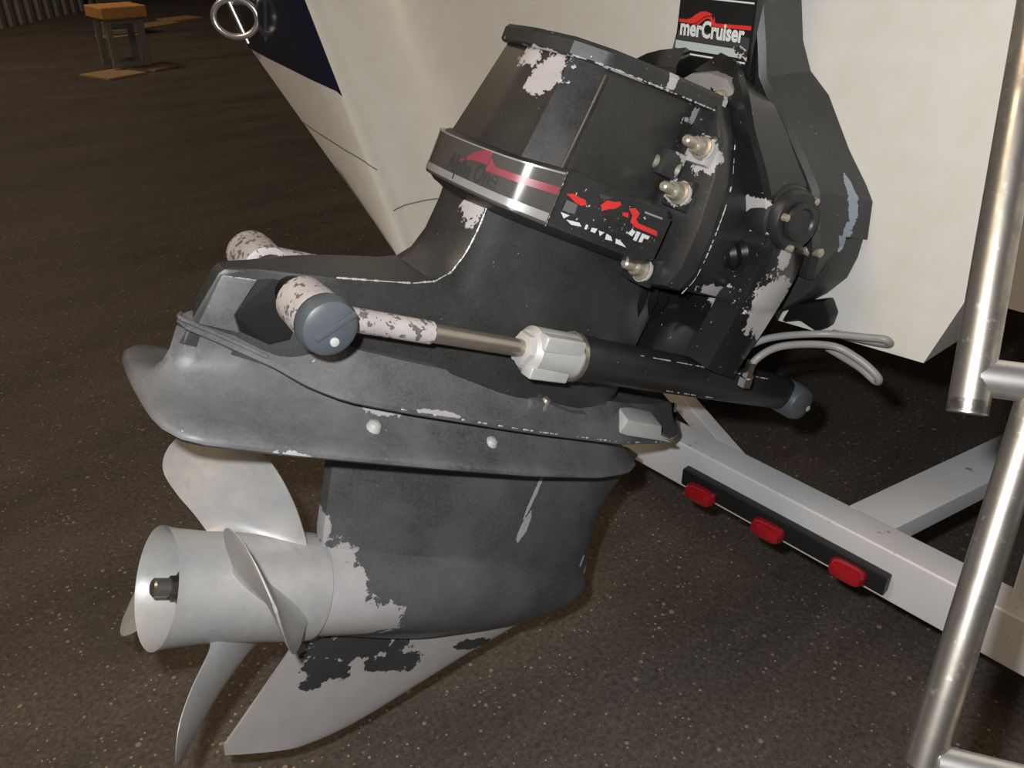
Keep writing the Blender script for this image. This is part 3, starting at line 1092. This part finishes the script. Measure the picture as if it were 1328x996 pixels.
# trim cylinders
def trim_cylinder(s):
    p0 = Vector((.024, s * .088, .357)); p1 = Vector((.735, s * .115, .4015))
    d = (p1 - p0).normalized()
    def at(a):
        return p0 + d * (a - p0.x) / d.x
    L = (p1 - at(.33)).length
    barrel = ob('trim_cylinder', me('trim_cylinder', *lathe(at(.33), d, [(0, .022), (.002, .0265), (.028, .027), (.032, .0255), (L * .5, .0255), (L - .03, .0245), (L - .01, .024), (L, .018)], 32)), M_bell, DR, 'black hydraulic trim cylinder')
    rod = ob('rod', me('rod', *cyl(at(.145), at(.34), .0098, 20)), M_rod, barrel, 'brown-stained steel piston rod')
    ob('rod_sleeve', me('rod_sleeve', *cyl(at(.03), at(.146), .0118, 20, .001)), M_peel, barrel, 'peeling white rod end')
    # cast gland with two flats
    _, x, y = basis(d)
    prof = []
    rings = []
    for t, k in ((0, .80), (.006, 1), (.058, 1), (.064, .98)):
        ring = []
        for q in range(32):
            an = 2 * PI * q / 32
            rad = .0262 * k
            e = x * math.cos(an) + y * math.sin(an)
            ring.append(tuple(at(.264) + d * t + e * rad))
        rings.append(ring)
    g = ob('gland', me('gland', *loft(rings), True, 30), M_alu, barrel, 'pale cast aluminium gland')
    v, f = lathe(at(.258), d, [(0, .011), (.0, .019), (.008, .0205), (.03, .0205)], 6)
    ob('gland_nut', bevelled('gland_nut', (v, f), .0015, 2), M_alu, g)
    zc = Vector((0, s, 0)).cross(d)
    v, f = box(at(.295) + Vector((0, s * .0175, 0)) + Vector((0, 0, .016)), (.058, .016, .018), Matrix.Rotation(-math.atan2(d.z, d.x), 3, 'Y'))
    ob('gland_lug', bevelled('gland_lug', (v, f), .004, 3), M_alu, g)
    v, f = box(at(.292) + Vector((0, s * .014, 0)) + Vector((0, 0, -.019)), (.055, .018, .014), Matrix.Rotation(-math.atan2(d.z, d.x), 3, 'Y'))
    ob('gland_lug', bevelled('gland_lug', (v, f), .003, 3), M_alu, g)
    ob('retaining_ring', me('retaining_ring', *lathe(at(.327), d, [(0, .0262), (.0, .0285), (.006, .0285), (.006, .0262)], 32, False)), M_rod, barrel)
    # front anchor: rubber end cap on a cross pin
    e0 = p1 + Vector((0, -s * .022, 0))
    cap = ob('anchor_cap', me('anchor_cap', *lathe(e0 + Vector((.004, 0, -.004)), (0, s, 0), [(0, .022), (.002, .0255), (.044, .0255), (.052, .022), (.056, .012), (.0565, 0)], 26)), M_rubber, barrel, 'black rubber anchor cap')
    ob('dimple', me('dimple', *lathe(e0 + Vector((.016, s * .052, -.006)), (0, s, 0), [(0, .0045), (.0045, .0042), (.005, .003)], 14)), M_alu, barrel)
trim_cylinder(-1)
trim_cylinder(1)

# propeller
def build_prop():
    hub_p = [(.0, .0655), (.012, .0632), (.05, .0605), (.12, .0615), (.165, .0635), (.176, .0632), (.178, .055)]
    inner = [(.178, .055), (.17, .052), (.012, .0595), (.0, .0655)]
    hub = ob('propeller', me('propeller', *lathe((0, 0, 0), (1, 0, 0), hub_p + inner[1:], 64, False), True, 40), M_prop, DR, 'bare weathered aluminium propeller')
    ob('inner_disc', me('inner_disc', *lathe((.10, 0, 0), (1, 0, 0), [(0, .0), (.0, .056), (.01, .056)], 40, False), True), M_prop, hub)
    ob('inner_hub', me('inner_hub', *lathe((.045, 0, 0), (1, 0, 0), [(0, .0), (.0, .016), (.01, .02), (.06, .026)], 32, False), True), M_dark, hub)
    ob('shaft_nut', me('shaft_nut', *lathe((.012, 0, 0), (1, 0, 0), [(0, .0), (.0, .010), (.002, .0125), (.012, .0125), (.0121, .019), (.018, .022), (.034, .022)], 6), True, 25), plain('dark_steel', (.12, .11, .1), .35, metal=.8), hub, 'dark shaft end nut')
    ob('shaft_end', me('shaft_end', *lathe((-.004, 0, 0), (1, 0, 0), [(0, .0), (.0, .008), (.002, .0102), (.03, .0102)], 20), True, 25), plain('grey_steel', (.3, .29, .27), .3, metal=.8), hub)
    RT = .183
    def blade(th0):
        nr, ns = 22, 22
        pts = {}
        for side in (1, -1):
            for i in range(nr + 1):
                q = i / nr
                r = .057 + (RT - .057) * q
                half = sinterp(q, [(0, .047), (.2, .050), (.45, .054), (.7, .052), (.88, .038), (.97, .018), (1, .004)])
                ac = .109 - .060 * q
                for j in range(ns + 1):
                    s = -1 + 2 * j / ns
                    a = ac + s * half * (1 - .68 * q if s > 0 else 1)
                    th = th0 + (a - ac) * PITCH + SKEW * q * q
                    thick = (.0048 * (1 - q) + .0016) * (1 - s ** 4 * .85) + .012 * max(0, 1 - q / .12) ** 2 * .5
                    # offset along the surface normal (axial + tangential)
                    k = PITCH * r
                    nx, nt = k / math.hypot(1, k), -1 / math.hypot(1, k)
                    aa = a + side * thick * nx
                    tt = th + side * thick * nt / r
                    pts[side, i, j] = (aa, -r * math.sin(tt), r * math.cos(tt))
        vs, idx = [], {}
        for k, p in pts.items():
            idx[k] = len(vs)
            vs.append(p)
        fs = []
        for side in (1, -1):
            for i in range(nr):
                for j in range(ns):
                    fs.append((idx[side, i, j], idx[side, i, j + 1], idx[side, i + 1, j + 1], idx[side, i + 1, j]))
        for i in range(nr):
            for j in (0, ns):
                fs.append((idx[1, i, j], idx[1, i + 1, j], idx[-1, i + 1, j], idx[-1, i, j]))
        for j in range(ns):
            fs.append((idx[1, nr, j], idx[1, nr, j + 1], idx[-1, nr, j + 1], idx[-1, nr, j]))
        return ob('blade', me('blade', vs, fs, True, 50), M_prop, hub)
    for k in range(4):
        blade(R(TH0 + 90 * k))
PITCH = 10.8
SKEW = -.1
TH0 = 67
build_prop()

# bare metal showing along rubbed edges: thin broken strips lying on the edge
M_worn = plain('rubbed_bare_edge', (.5, .47, .45), .45, metal=.2, scale=200, var=.3)
def worn_edge(parent, path, r=.0009, keep=.6, step=.0028, sub=6):
    P = smooth_path(path, sub)
    parts = []
    seg = []
    acc = 0
    on = True
    for a, b in zip(P, P[1:]):
        n = max(1, int((b - a).length / step))
        for k in range(n):
            p, q = a.lerp(b, k / n), a.lerp(b, (k + 1) / n)
            if random.random() < keep:
                seg.append((p, q))
    for p, q in seg:
        rr = r * random.uniform(.35, 1.15)
        d = (q - p)
        parts.append(lathe(p - d * .25, d, [(0, rr * .3), (d.length * .3, rr), (d.length * 1.2, rr), (d.length * 1.5, rr * .3)], 5))
    if parts:
        ob('worn_edge', me('worn_edge', *merge(*parts)), M_worn, parent)['kind'] = 'stuff'
leg_o = [o for o in DR.children if o.name.startswith('drive_shaft_leg')][0]
def wt(a):
    return interp(a, WT)
crease = [(interp(u, AR) + .0016, -(wt(interp(u, AR) + .003) + .0002), u + .0004) for u in (.50, .475, .455, .44, .43, .42, .412, .406, .402, .398, .393, .388, .382)]
worn_edge(leg_o, crease, .0011, .93)
cov_o = [o for o in DR.children if o.name.startswith('top_cover')][0]
worn_edge(cov_o, [(.199, -.0625, .6615), (.233, -.0875, .665), (.30, -.0965, .6715), (.40, -.0945, .6815)], .0011, .75)
worn_edge(band, [band_pt(BD[-1] - .0005, h, .003) for h in (0, .3, .7, 1)], .0007, .8)
spo = [o for o in DR.children if o.name.startswith('splash_plate')][0]
worn_edge(spo, [(a, -y, interp(a, [(-.07, .305), (0, .292), (.06, .283), (.3, .281), (.7, .283)]) - .005) for a, y in sp[14:-3]], .0013, .3)
tail = [o for o in DR.children if o.name.startswith('tail_pad')][0]
worn_edge(tail, [(-.041, -.0148, .352), (-.025, -.0165, .354), (-.009, -.018, .356)], .0007, .9)
cyl_o = [o for o in DR.children if o.name.startswith('trim_cylinder')]
for o_ in cyl_o[:1]:
    def cyl_pt(a, ang, rr=.0256):
        k = (a - .024) / .711
        return (a, -.088 - .027 * k - rr * math.cos(R(ang)), .357 + .0445 * k + rr * math.sin(R(ang)))
    worn_edge(o_, [cyl_pt(a, 52) for a in (.40, .45, .50, .56, .62, .66)], .0010, .62)
    worn_edge(o_, [cyl_pt(a, -42) for a in (.48, .53, .57)], .0008, .5)
worn_edge(DR, [(.413, -.118, .655), (.413, -.138, .612), (.413, -.146, .562), (.413, -.147, .512), (.413, -.138, .487)], .0008, .5)

# ------------------------------------------------------------------ the gimbal housing on the transom
GM = empty('gimbal_housing', (.04, 0, .68))
tag(GM, 'black gimbal housing bolted to the transom, with decal and hinge cover', 'mount')
def gv(vs):
    return [(x - .04, y, z - .68) for x, y, z in vs]
def gob(name, vf, mat, label=None, smooth=True, angle=32, bev=0, parent=None):
    vs, fs = gv(vf[0]), vf[1]
    m = bevelled(name, (vs, fs), bev, 2) if bev else me(name, vs, fs, smooth, angle)
    return ob(name, m, mat, parent or GM, label)

# yoke body: rows of (z, half width at aft edge, x aft, half width at front, x front)
rows = [(1.22, .052, 0, .052, .079), (1.056, .0545, 0, .055, .079), (1.012, .066, 0, .066, .079), (.980, .073, 0, .083, .079), (.957, .090, 0, .112, .079), (.920, .126, 0, .152, .079),
        (.885, .154, 0, .182, .079), (.868, .166, 0, .194, .079), (.822, .176, 0, .198, .079), (.800, .181, .0, .188, .079), (.755, .168, .02, .160, .079)]
rings = []
for z, ya, xa, yf_, xf in rows:
    rings.append([(xf, -yf_, z + (-.02 if z < .95 and z > .8 else 0)), (xa + .006, -ya - .001, z), (xa, -ya + .006, z), (xa + .02, -ya * .5, z), (xa + .02, ya * .5, z), (xa, ya - .006, z), (xa + .006, ya + .001, z), (xf, yf_, z + (-.02 if z < .95 and z > .8 else 0))])
yoke = gob('yoke', loft(rings), M_gimbal, None, True, 24)
# decal block face in front of the yoke
blk = [(.054, .972), (.056, 1.062), (.052, 1.2), (-.052, 1.2), (-.0555, 1.062), (-.058, .972), (-.05, .960), (.046, .960)]
face = gob('decal_block', prism(blk, lambda y, z: (-.006, y, z), lambda y, z: (.03, y, z)), M_gimbal_gloss, None, bev=.004)

def dz(px, yi):
    """decal plane coordinates: px 0..98 left to right, yi 0..90 downwards"""
    return (-.0072, .0525 - px * .00109, 1.0575 - .00088 * (yi - 4) - .00001 * px)
def dpoly(name, poly, mat, off=0., label=None):
    vs = gv([(dz(*p)[0] - off, dz(*p)[1], dz(*p)[2]) for p in poly])
    return ob(name, me(name, vs, [tuple(range(len(vs)))], False), mat, face, label)
dpoly('decal', [(-1, 0), (98, 0), (97, 80), (-3, 80)], M_decal_black)
dpoly('white_line', [(3, 3.5), (97, 3.5), (97, 5.5), (3, 5.5)], M_white, .0003)
def wave():
    top = [(0, 33), (10, 33), (16, 31), (22, 26), (27, 22.5), (32, 20.5), (38, 20.5), (44, 22.5), (48, 25), (49, 28), (47, 31), (49, 33), (56, 33), (97, 31)]
    bot = [(97, 36), (56, 37.5), (47, 37.5), (45, 33), (42, 29), (38, 29), (33, 33), (28, 37.5), (24, 38.5), (14, 37.5), (0, 37)]
    # split into quads along x so the concave outline fills properly
    def yy(tab, x):
        tab = sorted(tab)
        return interp(x, tab)
    vs, fs = [], []
    xs = [i * 1.0 for i in range(0, 98)]
    for x in xs:
        vs += [dz(x, yy(bot, x)), dz(x, yy(top, x))]
    for k in range(len(xs) - 1):
        fs.append((2 * k, 2 * k + 2, 2 * k + 3, 2 * k + 1))
    vs = gv([(x - .0003, y, z) for x, y, z in vs])
    ob('red_wave', me('red_wave', vs, fs, False), M_red, face, 'red wave emblem')
    vs, fs = [], []
    line = [(18, 38), (24, 36.5), (29, 32.5), (34, 28), (39, 25.5), (45, 25)]
    for i, (x, y) in enumerate(line):
        vs += [dz(x, y - .6), dz(x, y + .6)]
    for k in range(len(line) - 1):
        fs.append((2 * k, 2 * k + 2, 2 * k + 3, 2 * k + 1))
    ob('wave_line', me('wave_line', gv([(x - .0006, y, z) for x, y, z in vs]), fs, False), M_decal_black, face)
wave()
dpoly('grey_field', [(0, 47), (97, 45), (97, 60), (-1, 60)], M_decal_dim, .0002)
tv, tf = text_mesh('merCruiser', .095, .0182, .036)
vs = gv([(dz(3, 52.5)[0] - .0006, dz(3, 52.5)[1] - x, dz(3, 52.5)[2] + y) for x, y in tv])
ob('lettering', me('lettering', vs, tf, False), M_white, face, 'white lettering')
dpoly('pale_field', [(-2, 60.5), (93, 60.5), (90, 64), (96, 68), (90, 71), (-2.5, 71)], M_decal_grey, .0003)
dpoly('white_line', [(-2.5, 75), (95, 75), (95, 77.2), (-2.5, 77.2)], M_white, .0003)
dpoly('worn_spot', [(78, 58), (86, 55), (97, 61), (97, 74), (92, 70), (88, 72), (80, 64)], paint('scuffed_decal', base=(.02, .02, .02), worn=(.05, .05, .05), fleck=.5, fleck_scale=160), .0009)

# tab with bolt under the decal
gob('hinge_tab', prism([(-.005, .975), (-.02, .984), (-.045, .988), (-.070, .985), (-.082, .974), (-.083, .960), (-.074, .951), (-.060, .952), (-.022, .962), (.0, .966)], lambda y, z: (-.064, y, z), lambda y, z: (-.02, y * .9, z)), plain('bare_grey_tab', (.22, .21, .20), .5), 'bare grey metal tab', bev=.003)
gob('bolt', lathe((-.076, -.069, .966), (1, 0, 0), [(0, .005), (.002, .007), (.012, .0075), (.013, .010), (.02, .010)], 12), M_nut)

# gimbal ring: curved arm from the top hinge round to the pivot
def arm(path, wd, th, name, mat, bev=.004):
    P = smooth_path(path, 5)
    rings = []
    for i, p in enumerate(P):
        d = (P[min(i + 1, len(P) - 1)] - P[max(i - 1, 0)]).normalized()
        s = Vector((0, 1, 0)); s = (s - d * s.dot(d)).normalized()
        q = d.cross(s)
        wv = wd(i / (len(P) - 1)) if callable(wd) else wd
        rings.append([tuple(p + s * i_ * th / 2 + q * j_ * wv / 2) for i_, j_ in ((-1, -.8), (-.8, -1), (.8, -1), (1, -.8), (1, .8), (.8, 1), (-.8, 1), (-1, .8))])
    return gob(name, loft(rings), mat, None, True, 30)
for s in (1, -1):
    arm([(-.02, -.02 * s, .968), (-.035, -.07 * s, .957), (-.042, -.1 * s, .928), (-.035, -.125 * s, .88), (-.025, -.137 * s, .84), (-.03, -.14 * s, .79), (-.06, -.135 * s, .73), (-.10, -.125 * s, .66)],
        lambda t: .062 + .03 * max(0, 1 - abs(t - .68) / .3), .045, 'gimbal_ring_arm', M_gimbal_gloss)
gob('gimbal_core', loft([[(x, y, z) for y, z in [(-.11, .66), (.11, .66), (.13, .76), (.12, .88), (.07, .955), (-.07, .955), (-.12, .88), (-.13, .76)]] for x in (-.02, .06)]), M_dark, None, bev=.01)

# hinge pin cover on the near side
pc = (-.026, -.125, .838)
cov = gob('hinge_cover', lathe(pc, (-.22, -1, .10), [(0, .038), (.012, .040), (.03, .0395), (.034, .038), (.036, .035), (.044, .0345), (.049, .031), (.050, 0)], 32), M_bell, 'round black hinge pin cover')
gob('cover_boss', lathe((pc[0] - .0115, pc[1] - .0505, pc[2] + .005), (-.22, -1, .10), [(0, .022), (.004, .021), (.0045, .016), (.002, .014), (.002, 0)], 28), M_bell)
for an in (35, 160, 250, 320):
    q = (pc[0] - .010 + .031 * math.cos(R(an)), -.171, pc[2] + .005 + .031 * math.sin(R(an)))
    o = gob('screw', lathe(q, (-.1, -1, .05), [(0, .0045), (.006, .004), (.007, .002)], 10), M_nut, None, parent=GM)
gob('hinge_bolt', lathe((.012, -.15, .795), (-.2, -1, .1), [(0, .008), (.018, .008), (.02, .0055), (.034, .0055), (.035, .003)], 10), M_nut)
gob('hinge_bracket', prism([(-.005, .775), (.03, .77), (.045, .80), (.045, .87), (.02, .885), (-.005, .85)], lambda x, z: (x, -.125, z), lambda x, z: (x, -.158, z)), M_gimbal_gloss, None, bev=.006)
# skirts below
gob('lower_skirt', prism([(-.195, .806), (-.193, .778), (-.185, .748), (-.165, .722), (-.139, .698), (-.10, .675), (.10, .675), (.139, .698), (.165, .722), (.185, .748), (.193, .778), (.195, .806)], lambda y, z: (.035, y * .93, z), lambda y, z: (.0795, y, z)), M_gimbal, None, bev=.006)
gob('rubber_flap', prism([(-.13, .70), (-.175, .722), (-.186, .705), (-.184, .688), (-.170, .678), (-.145, .684), (-.12, .672)], lambda y, z: (.05, y, z), lambda y, z: (.072, y, z)), M_dark, None, bev=.004)
# bellows between bell housing and transom
prof = []
for k in range(19):
    prof.append((k * .011, .062 + (.007 if k % 2 else 0)))
gob('bellows', lathe((-.15, .02, .74), (1, 0, -.12), prof, 28), M_dark, 'black ribbed rubber bellows')
prof = [(k * .007, .017 + (.003 if k % 2 else 0)) for k in range(16)]
gob('exhaust_bellows', lathe((-.13, -.085, .79), (.8, -.45, .1), prof, 18), M_dark)
gob('lower_arm', prism([(-.14, .62), (-.08, .60), (.04, .60), (.075, .66), (.075, .72), (-.02, .74), (-.09, .70)], lambda x, z: (x, -.10, z), lambda x, z: (x, .10, z)), M_gimbal_gloss, None, bev=.01)
# hydraulic hoses
gob('hydraulic_hose', tube([(-.055, -.150, .640), (-.05, -.158, .667), (-.02, -.172, .680), (.03, -.206, .678), (.04, -.24, .670), (.045, -.266, .655), (.052, -.262, .644), (.055, -.235, .652), (.055, -.19, .66)], .0047, 12, 8), M_hose, 'grey hydraulic hose')
gob('hydraulic_hose', tube([(-.06, -.13, .665), (-.02, -.15, .682), (.03, -.19, .688), (.045, -.24, .698), (.05, -.262, .702), (.058, -.262, .694), (.058, -.235, .688), (.06, -.19, .68)], .0046, 12, 8), M_hose, 'grey hydraulic hose')
gob('hose_fitting', lathe((-.06, -.152, .63), (.1, -.1, 1), [(0, .009), (.012, .009), (.013, .0065), (.034, .0065)], 6), M_chrome)

# ------------------------------------------------------------------ boarding ladder
def build_ladder():
    root = empty('boarding_ladder', (-.415, -.565, .66))
    tag(root, 'tarnished stainless steel tube boarding ladder hanging beside the stern', 'ladder')
    o0 = Vector((-.415, -.565, .66))
    def rel(p):
        return tuple(Vector(p) - o0)
    up = Vector((-.206, -.422, 1.083)); k0 = Vector((-.3125, -.4885, .876))
    l0 = Vector((-.292, -.504, .888)); l1 = Vector((-.419, -.567, .655))
    du = (up - k0).normalized()
    side = Vector((.55, -.835, 0)).normalized()
    WID = .30
    l0 = k0 + du * .004 + side * .040
    r1 = .0128
    for k in range(2):
        o = side * WID * k
        e = up + du * .22
        rail = ob('upper_rail', me('upper_rail', *tube([rel(k0 - du * .012 + o), rel(k0 + o), rel(up + o), rel(e + o), rel(e + o + Vector((.12, .04, .06))), rel(e + o + Vector((.20, .04, .02)))], r1, 24, 8)), M_galv, root)
        lr = ob('lower_rail', me('lower_rail', *tube([rel(l0 + o), rel((l0 + l1) / 2 + o), rel(l1 + o)], r1 * .93, 24, 4)), M_galv, root)
    ob('rung', me('rung', *cyl(rel(k0 + du * .004), rel(k0 + du * .004 + side * (WID + .012)), .0128, 24, .001)), M_rung, root, 'polished tubular rung')
    ob('rung', me('rung', *cyl(rel(l1 + Vector((.004, -.004, .006))), rel(l1 + side * WID + Vector((.004, -.004, .006))), .0115, 24, .001)), M_rung, root, 'polished tubular rung')
    v, f = box(rel(l1 + side * (WID / 2 + .02) + Vector((.004, -.004, .014))), (.05, .22, .018), Matrix.Rotation(math.atan2(side.y, side.x) + PI / 2, 3, 'Z'))
    ob('rung_tread', bevelled('rung_tread', (v, f), .004, 2), plain('cream_plastic', (.6, .5, .36), .5), root, 'cream plastic tread')
build_ladder()

# ------------------------------------------------------------------ stands in the background
def stand(loc, rz, hgt, wid, top_len, label, name='work_stand'):
    root = empty(name, loc, (0, 0, rz))
    tag(root, label, 'stand')
    t = .045
    for x in (-wid / 2, wid / 2):
        for y in (-top_len / 2, top_len / 2):
            v, f = box((x * .98, y, hgt / 2), (t, t * .8, hgt - .02))
            ob('leg', bevelled('leg', (v, f), .004, 1), M_greysteel, root)
    for y in (-top_len / 2, top_len / 2):
        v, f = box((0, y, hgt - .03), (wid + t, t * .82, t))
        ob('cross_bar', bevelled('cross_bar', (v, f), .004, 1), M_greysteel, root)
        v, f = box((0, y, .03), (wid + t, t * .82, t * .9))
        ob('cross_bar', bevelled('cross_bar', (v, f), .004, 1), M_greysteel, root)
    v, f = box((0, 0, hgt + .03), (wid + .09, top_len + .12, .085))
    ob('wooden_top', bevelled('wooden_top', (v, f), .006, 1), M_wood, root, 'orange lumber top')
    return root
def pad(loc, rz, sx, sy, label):
    v, f = box((0, 0, .009), (sx, sy, .018))
    o = ob('plywood_pad', bevelled('plywood_pad', (v, f), .002, 1), M_ply)
    o.location = loc
    o.rotation_euler = (0, 0, rz)
    tag(o, label, 'pad', 'plywood pads under the stands')
SRZ = R(-8)
stand((1.21, 6.86, .018), R(4), .385, .26, .24, 'grey steel stand with orange lumber top in the background')
stand((1.75, 8.95, .018), R(6), .36, .3, .2, 'dim grey stand farther back, seen between the legs of the nearer one')
pad((1.02, 6.60, 0), R(20), .34, .36, 'plywood pad under the left front leg of the lumber-topped stand')
pad((1.36, 6.74, 0), R(30), .26, .3, 'plywood pad under the right front leg of the lumber-topped stand')
pad((1.75, 8.9, 0), R(20), .34, .3, 'plywood pad seen between the legs of the lumber-topped stand')
pad((2.30, 9.55, 0), R(28), .55, .3, 'long plywood pad right of the lumber-topped stand')
pad((2.75, 9.95, 0), R(20), .42, .3, 'farthest plywood pad beside the dark void at the far wall')
